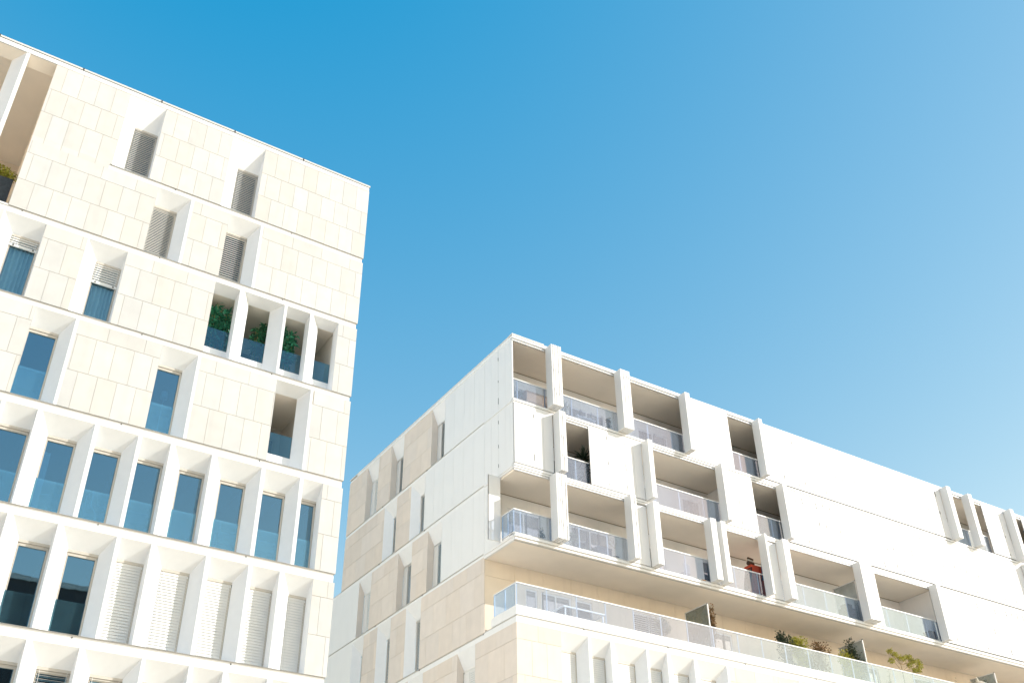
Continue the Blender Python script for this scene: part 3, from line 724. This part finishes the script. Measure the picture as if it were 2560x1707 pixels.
for i in range(4):
    a, c = P8[i], P8[(i + 1) % 4]; o.poly([(a.x, a.y, 11.9), (c.x, c.y, 11.9), (c.x, c.y, 13.75), (a.x, a.y, 13.75)])
o.poly([(p.x, p.y, 13.75) for p in P8])
tag(o.build('screen_panel'), 'tall white panel standing just inside a window, left of an office chair', 'panel')
# --- right building things
def R_(u, v, z): return rpt(u, v, z)
rn = random.Random(2)
o = root('yucca_plant', 'dark spiky yucca above a glass rail between closed shutters', 'plant', R_(3.92, .62, 19.56))
pot(.17, .35, o, 'soil'); m = TB_().mat('stem'); m.tube((0, 0, .35), (.05, 0, 1.45), .04, .03, 8); m.build('trunk', o)
m = TB_().mat('leaf_d')
for (c, nn, LL) in (((.05, 0, 1.5), 70, .66), ((.03, 0, 1.0), 30, .5), ((.1, 0, .75), 18, .45)):
    for k in range(nn):
        a = rn.uniform(0, 6.28); el = rn.uniform(-.5, 1.45) if c[2] > 1.2 else rn.uniform(-.9, .6); d = Vector((math.cos(a) * math.cos(el), math.sin(a) * math.cos(el), math.sin(el))); L = LL * rn.uniform(.7, 1.15)
        w = d.cross(Vector((0, 0, 1))).normalized() * .024; c0 = Vector(c); mid = c0 + d * L * .55; tip = c0 + d * L + Vector((0, 0, -.12 * math.cos(el)))
        e = rn.uniform(.6, 1.3); m.t = (e, e, e); m.poly([c0 - w * .6, c0 + w * .6, mid + w, mid - w]); m.poly([mid - w, mid + w, tip])
m.build('foliage', o)
bush('potted_plant', 'dark brown potted plant by the second shutter stack on the top balcony', 'plant', R_(5.28, .45, 22.54), (.14, .14, .32), 170, .09, 'leaf_b', 11, (.1, .16))
bush('potted_plant', 'pale dry shrub behind the top rail, just right of the first shutter stack', 'plant', R_(3.0, .42, 22.54), (.28, .2, .36), 300, .07, 'leaf_p', 12, (.15, .2))
bush('potted_plant', 'pale leafy plant at the corner end of the top balcony', 'plant', R_(.55, .5, 22.54), (.26, .2, .42), 260, .08, 'leaf_p', 13, (.15, .22))
bush('potted_plant', 'blue-green plant in a trough on the top balcony, left of the brown one', 'plant', R_(4.75, .95, 22.54), (.4, .2, .3), 200, .08, 'leaf_t', 14, None)
o = root('storage_box', 'low slate blue trough behind the top glass rail', 'box', R_(5.0, 1.0, 22.53)); m = TB_().mat('bluegrey'); m.box(-.45, .45, -.2, .2, 0, .55); m.build('box', o, bevel=.02); m = TB_().mat('bluegrey'); m.box(-.47, .47, -.22, .22, .55, .6); m.build('lid', o)
o = root('sideboard', 'brown wooden sideboard against the back wall of the top corner balcony', 'cabinet', R_(2.45, 1.8, 22.53))
m = TB_().mat('wood'); m.box(-.75, .75, -.22, .22, .1, 1.75); m.build('body', o)
for k in range(3): m = TB_().mat('wood'); m.box(-.72, .72, -.245, -.225, .14 + .53 * k, .14 + .53 * k + .50); m.build('drawer', o)
def chair(label, loc, rz, group):
    o = root('garden_chair', label, 'chair', loc, rz, group)
    m = TB_().mat('white'); m.box(-.24, .24, -.24, .24, .42, .46); m.build('seat', o)
    m = TB_().mat('white'); m.prism([(-.24, .22), (.24, .22), (.24, .26), (-.24, .26)], .46, .88); m.build('backrest', o, bevel=.015)
    for x in (-.21, .21):
        for y in (-.21, .21): m = TB_().mat('white'); m.tube((x, y, 0), (x * .95, y * .95, .42), .02, .02, 6); m.build('leg', o)
chair('white garden chair behind the lower rail, left of the open dark door', R_(9.05, .85, 16.55), R(200), 'white garden chairs on the lower balcony')
o = root('garden_table', 'low white table with small white boxes on the top balcony', 'table', R_(4.35, 1.05, 22.53)); m = TB_().mat('white'); m.box(-.5, .5, -.3, .3, .68, .72); m.build('top', o)
for x in (-.45, .45):
    for y in (-.25, .25): m = TB_().mat('white'); m.box(x - .02, x + .02, y - .02, y + .02, 0, .68); m.build('leg', o)
for i, x in enumerate((-.36, .0, .3)):
    m = MB().mat('white'); m.box(RX + 4.35 + x - .05, RX + 4.35 + x + .05, RY + .9, RY + 1.0, 23.25, 23.40); tag(m.build('white_box'), 'small white box standing on the low white balcony table', 'box', 'white boxes on the balcony table')
bush('potted_plant', 'cream flowering shrub right of the first shutter stack on the lower balcony', 'plant', R_(3.25, .5, 16.55), (.4, .25, .36), 420, .08, 'leaf_p', 21, (.17, .25))
bush('potted_plant', 'small green plant left of the first shutter stack on the lower balcony', 'plant', R_(1.9 - .3, .6, 16.55), (.14, .14, .26), 130, .09, 'leaf_d', 22, (.11, .2))
def bare(label, loc, h, seed):
    rn = random.Random(seed); o = root('bare_shrub', label, 'plant', loc, 0, 'leafless shrubs on the lower balcony'); pot(.16, .28, o, 'black')
    m = TB_().mat('stem')
    def br(p, d, L, r, n):
        q = p + d * L; m.tube(p, q, r, r * .7, 5)
        if n:
            for k in range(3): br(q, (d + Vector((rn.gauss(0, .5), rn.gauss(0, .4), rn.gauss(.1, .3)))).normalized(), L * .62, r * .6, n - 1)
    br(Vector((0, 0, .28)), Vector((.05, 0, 1)), h * .36, .014, 3); m.build('branch', o)
bare('leafless shrub in a black pot at the corner of the lower balcony', R_(.42, .7, 16.55), 1.0, 3); bare('leafless shrub in a black pot left of the second shutter stack', R_(5.25, .6, 16.55), 1.15, 5)
o = root('storage_box', 'slate blue box behind the lower rail, left of the leafless shrub', 'box', R_(4.75, .85, 16.55)); m = TB_().mat('bluegrey'); m.box(-.32, .38, -.2, .2, 0, .6); m.build('box', o); m = TB_().mat('bluegrey'); m.box(-.34, .40, -.22, .22, .6, .66); m.build('lid', o)
bush('potted_plant', 'drooping dark plant behind the lower rail, between the boxes and shutter', 'plant', R_(4.35, .9, 16.55), (.12, .12, .35), 90, .1, 'leaf_d', 24, (.11, .2))
# tall red cabinet with dark cushions
o = root('storage_cabinet', 'tall red cabinet behind the rail between two shutter stacks', 'cabinet', R_(13.1, .75, 16.55)); m = TB_().mat('red'); m.box(-.14, .75, -.2, .25, .04, 1.66); m.build('body', o, bevel=.02)
m = TB_().mat('red'); m.box(-.12, .30, -.225, -.202, .08, 1.62); m.build('door', o); m = TB_().mat('red'); m.box(.32, .73, -.225, -.202, .08, 1.62); m.build('door', o)
def cushion(label, mat, loc, sx, sy, sz, rz, cat='cushion', group='rolled cushions stacked on the red cabinet'):
    o = root('rolled_cushion', label, cat, loc, rz, group); m = TB_().mat(mat); m.tube((-sx, 0, sz), (sx, 0, sz), sz, sz, 14); m.build('roll', o, smooth=True)
    m = TB_().mat('seam'); m.tube((-sx - .004, 0, sz), (-sx + .02, 0, sz), sz * .5, sz * .5, 10); m.build('core', o)
cushion('dark rolled cushion lying on the red cabinet, under the pale one', 'darkwood', R_(13.12, .72, 18.21), .17, .1, .10, R(8))
cushion('pale rolled cushion between the two dark ones on the cabinet', 'canvas', R_(13.11, .70, 18.40), .17, .06, .045, R(8))
cushion('dark rolled cushion topmost on the red cabinet', 'darkwood', R_(13.13, .70, 18.485), .17, .06, .05, R(8))
o = root('parasol', 'folded blue parasol leaning beside the red cabinet', 'parasol', R_(13.62, .5, 16.55)); m = TB_().mat('white'); m.tube((0, 0, 0), (0, 0, 1.1), .02); m.build('pole', o); m = TB_().mat('blue'); m.tube((0, 0, 1.0), (0, 0, 2.0), .13, .02, 10); m.build('canopy', o)
o = root('folded_chair', 'dark folded chair leaning against the red cabinet', 'chair', R_(12.66, .7, 16.55)); m = TB_().mat('black'); m.poly([(-.15, -.2, 0), (-.1, -.2, 0), (.30, -.2, 1.5), (.25, -.2, 1.5)]); m.poly([(-.15, .2, 0), (-.1, .2, 0), (.30, .2, 1.5), (.25, .2, 1.5)]); m.tube((-.1, -.2, .1), (-.1, .2, .1), .02); m.tube((.27, -.2, 1.48), (.27, .2, 1.48), .02); m.build('frame', o); m = TB_().mat('black'); m.poly([(-.02, -.2, .4), (.25, -.2, 1.4), (.25, .2, 1.4), (-.02, .2, .4)]); m.build('seat', o)
for (lab, u, mt) in (('orange toy lying on the slab edge by the shutter', 9.5, 'orange'), ('white toy lying on the slab edge beside the orange one', 9.3, 'white')):
    o = root('toy', lab, 'toy', R_(u, .08, 16.50)); m = TB_().mat(mt); m.tube((-.08, 0, .05), (.08, 0, .05), .05, .05, 10); m.build('body', o); m = TB_().mat('seam'); m.tube((-.05, -.05, .03), (-.05, .05, .03), .03, .03, 8); m.tube((.05, -.05, .03), (.05, .05, .03), .03, .03, 8); m.build('wheel', o)
o = root('covered_grill', 'black covered grill by the frosted screen on the lower balcony', 'grill', R_(19.05, .7, 16.55)); m = TB_().mat('black'); m.prism([(-.3, -.25), (.3, -.25), (.3, .25), (-.3, .25)], 0, .75); m.build('cover', o, bevel=.05); m = TB_().mat('black'); m.prism([(-.2, -.18), (.2, -.18), (.2, .18), (-.2, .18)], .75, .95); m.build('lid', o, bevel=.05)
o = root('wooden_box', 'brown wooden box in the right corner of the far lower balcony', 'box', R_(24.75, .6, 16.55)); m = TB_().mat('darkwood'); m.box(-.22, .2, -.2, .2, 0, .62); m.build('box', o); m = TB_().mat('wood'); m.box(-.03, .03, -.23, -.2, 0, .6); m.build('batten', o)
# terrace things
o = root('terrace_table', 'long glass-topped table with white frame behind the terrace railing', 'table', R_(3.75, 1.25, 13.42)); m = TB_().mat('gdark'); m.box(-.98, .98, -.38, .38, .99, 1.0); m.build('top', o)
m = TB_().mat('white'); m.box(-1.02, 1.02, -.42, -.38, .98, 1.03); m.box(-1.02, 1.02, .38, .42, .98, 1.03); m.box(-1.02, -.98, -.38, .38, .98, 1.03); m.box(.98, 1.02, -.38, .38, .98, 1.03); m.build('frame', o)
for x in (-.9, .9):
    for y in (-.34, .34): m = TB_().mat('white'); m.box(x - .025, x + .025, y - .025, y + .025, 0, .98); m.build('leg', o)
o = root('garden_sofa', 'slate blue garden sofa behind the terrace railing', 'sofa', R_(8.55, 1.35, 13.42)); m = TB_().mat('bluegrey'); m.box(-.7, .7, -.35, .35, .15, .45); m.build('seat', o, bevel=.04); m = TB_().mat('bluegrey'); m.box(-.7, .7, .2, .38, .45, .95); m.build('backrest', o, bevel=.05); m = TB_().mat('bluegrey'); m.box(-.8, -.7, -.35, .38, .1, .65); m.box(.7, .8, -.35, .38, .1, .65); m.build('armrest', o, bevel=.03)
bush('terrace_shrub', 'pink and cream flowering shrub behind terrace glass, left of the first screen', 'plant', R_(7.4, .55, 13.42), (.5, .22, .45), 800, .085, 'leaf_p', 31, (.2, .3))
bush('climbing_plant', 'dry brown climber on the right side of the first terrace screen', 'plant', R_(9.98, .42, 13.42), (.2, .18, 1.08), 1100, .09, 'leaf_b', 32, (.16, .22), clumps=16)
bush('terrace_shrub', 'dark green shrub starting the terrace hedge', 'plant', R_(14.15, .45, 13.42), (.42, .22, .78), 1300, .09, 'leaf_d', 33, (.2, .3), clumps=9)
bush('terrace_shrub', 'bright yellow-green rounded shrub in the terrace hedge', 'plant', R_(14.95, .45, 13.42), (.65, .25, .80), 2600, .085, 'leaf_y', 34, (.2, .3), clumps=12)
bush('terrace_shrub', 'reddish brown shrub in the terrace hedge, right of the bright one', 'plant', R_(16.4, .45, 13.42), (.62, .22, .80), 1500, .085, 'leaf_b', 35, (.2, .3), clumps=12)
bush('terrace_shrub', 'low yellow-green shrub at the foot of the second terrace screen', 'plant', R_(18.3, .42, 13.42), (.95, .22, .74), 2400, .085, 'leaf_y', 36, (.2, .3), clumps=14)
bush('climbing_plant', 'dark ivy hanging over the second terrace screen', 'plant', R_(18.72, .62, 13.42), (.34, .4, 1.08), 1600, .09, 'leaf_d', 37, (.16, .22), clumps=18)
bush('climbing_plant', 'dark ivy with pale leaves against the third terrace screen', 'plant', R_(28.15, .6, 13.42), (.3, .35, 1.0), 700, .08, 'leaf_d', 38, (.16, .22), clumps=14)
o = root('small_tree', 'small pine-like tree with tufts of yellow-green needles above the terrace rail', 'tree', R_(22.05, .42, 13.42)); pot(.2, .3, o)
rn = random.Random(6); m = TB_().mat('stem'); f = TB_().mat('leaf_y'); m.tube((-.3, 0, .3), (-.3, 0, 1.62), .022, .016, 6)
for (x, z) in ((-.9, 2.15), (-.6, 2.05), (-.28, 1.95), (.02, 1.98), (.4, 2.1), (.68, 1.92), (1.05, 1.97), (1.1, 1.78), (.35, 1.7), (.62, 1.5), (-.92, 1.72), (.9, 1.55), (.55, 1.95)):
    m.tube((-.3, 0, 1.62 if z > 1.8 else 1.3), (x, rn.uniform(-.1, .1), z), .012, .006, 5); leaves(f, (x, 0, z), (.17, .13, .13), 150, .085, rn, .35)
m.build('trunk', o); f.build('crown', o)
bush('potted_plant', 'dry grey seed-head plant behind terrace glass, below the small tree', 'plant', R_(20.7, .5, 13.42), (.16, .14, .55), 190, .05, 'leaf_d', 41, (.14, .2))
bush('potted_plant', 'thin pale flower stalk rising above the terrace rail', 'plant', R_(25.6, .42, 13.42), (.06, .06, .8), 60, .05, 'leaf_p', 42, (.12, .2))
o = root('covered_parasol', 'cream canvas cover over terrace furniture at the bottom right corner', 'cover', R_(28.0, .75, 13.42)); m = TB_().mat('canvas'); m.tube((0, 0, 0), (0, 0, 1.6), .62, .55, 18); m.tube((0, 0, 1.6), (0, 0, 1.85), .55, .16, 18); m.tube((-.12, 0, 1.82), (-.14, 0, 2.06), .1, .02, 10); m.build('cover', o)

# ================================================================== CAMERA, SUN, SKY
cam = bpy.data.cameras.new('camera'); co = bpy.data.objects.new('camera', cam); COL.objects.link(co)
yaw, pit, rol = R(33.07598), R(34.55495), R(-.82699)
fwd = Vector((math.sin(yaw) * math.cos(pit), math.cos(yaw) * math.cos(pit), math.sin(pit)))
rt = Vector((math.cos(yaw), -math.sin(yaw), 0)); up = rt.cross(fwd)
r2 = rt * math.cos(rol) + up * math.sin(rol); u2 = up * math.cos(rol) - rt * math.sin(rol)
co.matrix_world = Matrix(((r2.x, u2.x, -fwd.x, 0), (r2.y, u2.y, -fwd.y, 0), (r2.z, u2.z, -fwd.z, GZ), (0, 0, 0, 1)))
cam.sensor_width = 36; cam.sensor_fit = 'HORIZONTAL'; cam.lens = 2606.16 / 2560 * 36; cam.clip_start = .1; cam.clip_end = 3000
scene.camera = co
SD = Vector((1.35, -1, .80)).normalized()
sun = bpy.data.lights.new('sun', 'SUN'); sun.energy = 2.0; sun.angle = R(.53); sun.color = (1, .97, .92)
so = bpy.data.objects.new('sun', sun); COL.objects.link(so); so.rotation_euler = SD.to_track_quat('Z', 'Y').to_euler(); so.location = (40, -30, 60)
w = bpy.data.worlds.new('World'); scene.world = w; w.use_nodes = True
t = w.node_tree; bg = t.nodes['Background']
sky = t.nodes.new('ShaderNodeTexSky'); sky.sky_type = 'NISHITA'; sky.sun_disc = False
sky.sun_elevation = math.asin(SD.z); sky.sun_rotation = math.atan2(SD.x, SD.y)
sky.air_density = 1.5; sky.dust_density = .3; sky.ozone_density = 6.0; sky.altitude = 50
K = 3.12
ma = t.nodes.new('ShaderNodeVectorMath'); ma.operation = 'MULTIPLY_ADD'          # deep, clean polarised blue of the photograph
ma.inputs[1].default_value = (.589 * K, .276 * K, .109 * K); ma.inputs[2].default_value = (-.31 * K, .018 * K, .408 * K)
mm = t.nodes.new('ShaderNodeVectorMath'); mm.operation = 'MAXIMUM'; mm.inputs[1].default_value = (.02, .02, .02)
mn = t.nodes.new('ShaderNodeVectorMath'); mn.operation = 'MINIMUM'; mn.inputs[1].default_value = (2.6 * K, 2.5 * K, 2.3 * K)
t.links.new(sky.outputs[0], ma.inputs[0]); t.links.new(ma.outputs[0], mm.inputs[0]); t.links.new(mm.outputs[0], mn.inputs[0])
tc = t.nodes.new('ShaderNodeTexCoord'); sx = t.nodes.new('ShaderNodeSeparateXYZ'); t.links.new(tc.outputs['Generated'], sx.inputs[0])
hz = [t.nodes.new('ShaderNodeMath') for _ in range(3)]                           # warm glow added along the unseen horizon, as fill light for the shade
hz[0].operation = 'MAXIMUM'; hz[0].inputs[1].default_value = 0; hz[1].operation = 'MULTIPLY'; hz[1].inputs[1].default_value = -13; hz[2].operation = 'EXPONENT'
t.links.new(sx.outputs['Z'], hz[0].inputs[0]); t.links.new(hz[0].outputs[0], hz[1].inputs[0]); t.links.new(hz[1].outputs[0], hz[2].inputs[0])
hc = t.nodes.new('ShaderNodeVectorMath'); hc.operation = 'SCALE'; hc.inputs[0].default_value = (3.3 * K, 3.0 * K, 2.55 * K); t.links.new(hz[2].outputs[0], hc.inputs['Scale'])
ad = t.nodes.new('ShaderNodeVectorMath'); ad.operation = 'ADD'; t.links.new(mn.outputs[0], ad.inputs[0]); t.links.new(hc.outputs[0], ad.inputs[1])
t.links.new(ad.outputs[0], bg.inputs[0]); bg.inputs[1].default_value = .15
scene.view_settings.view_transform = 'Standard'; scene.view_settings.look = 'None'; scene.view_settings.exposure = 1.1; scene.view_settings.gamma = 1
scene.render.engine = 'CYCLES'; scene.cycles.max_bounces = 10; scene.cycles.transparent_max_bounces = 16; scene.cycles.diffuse_bounces = 5
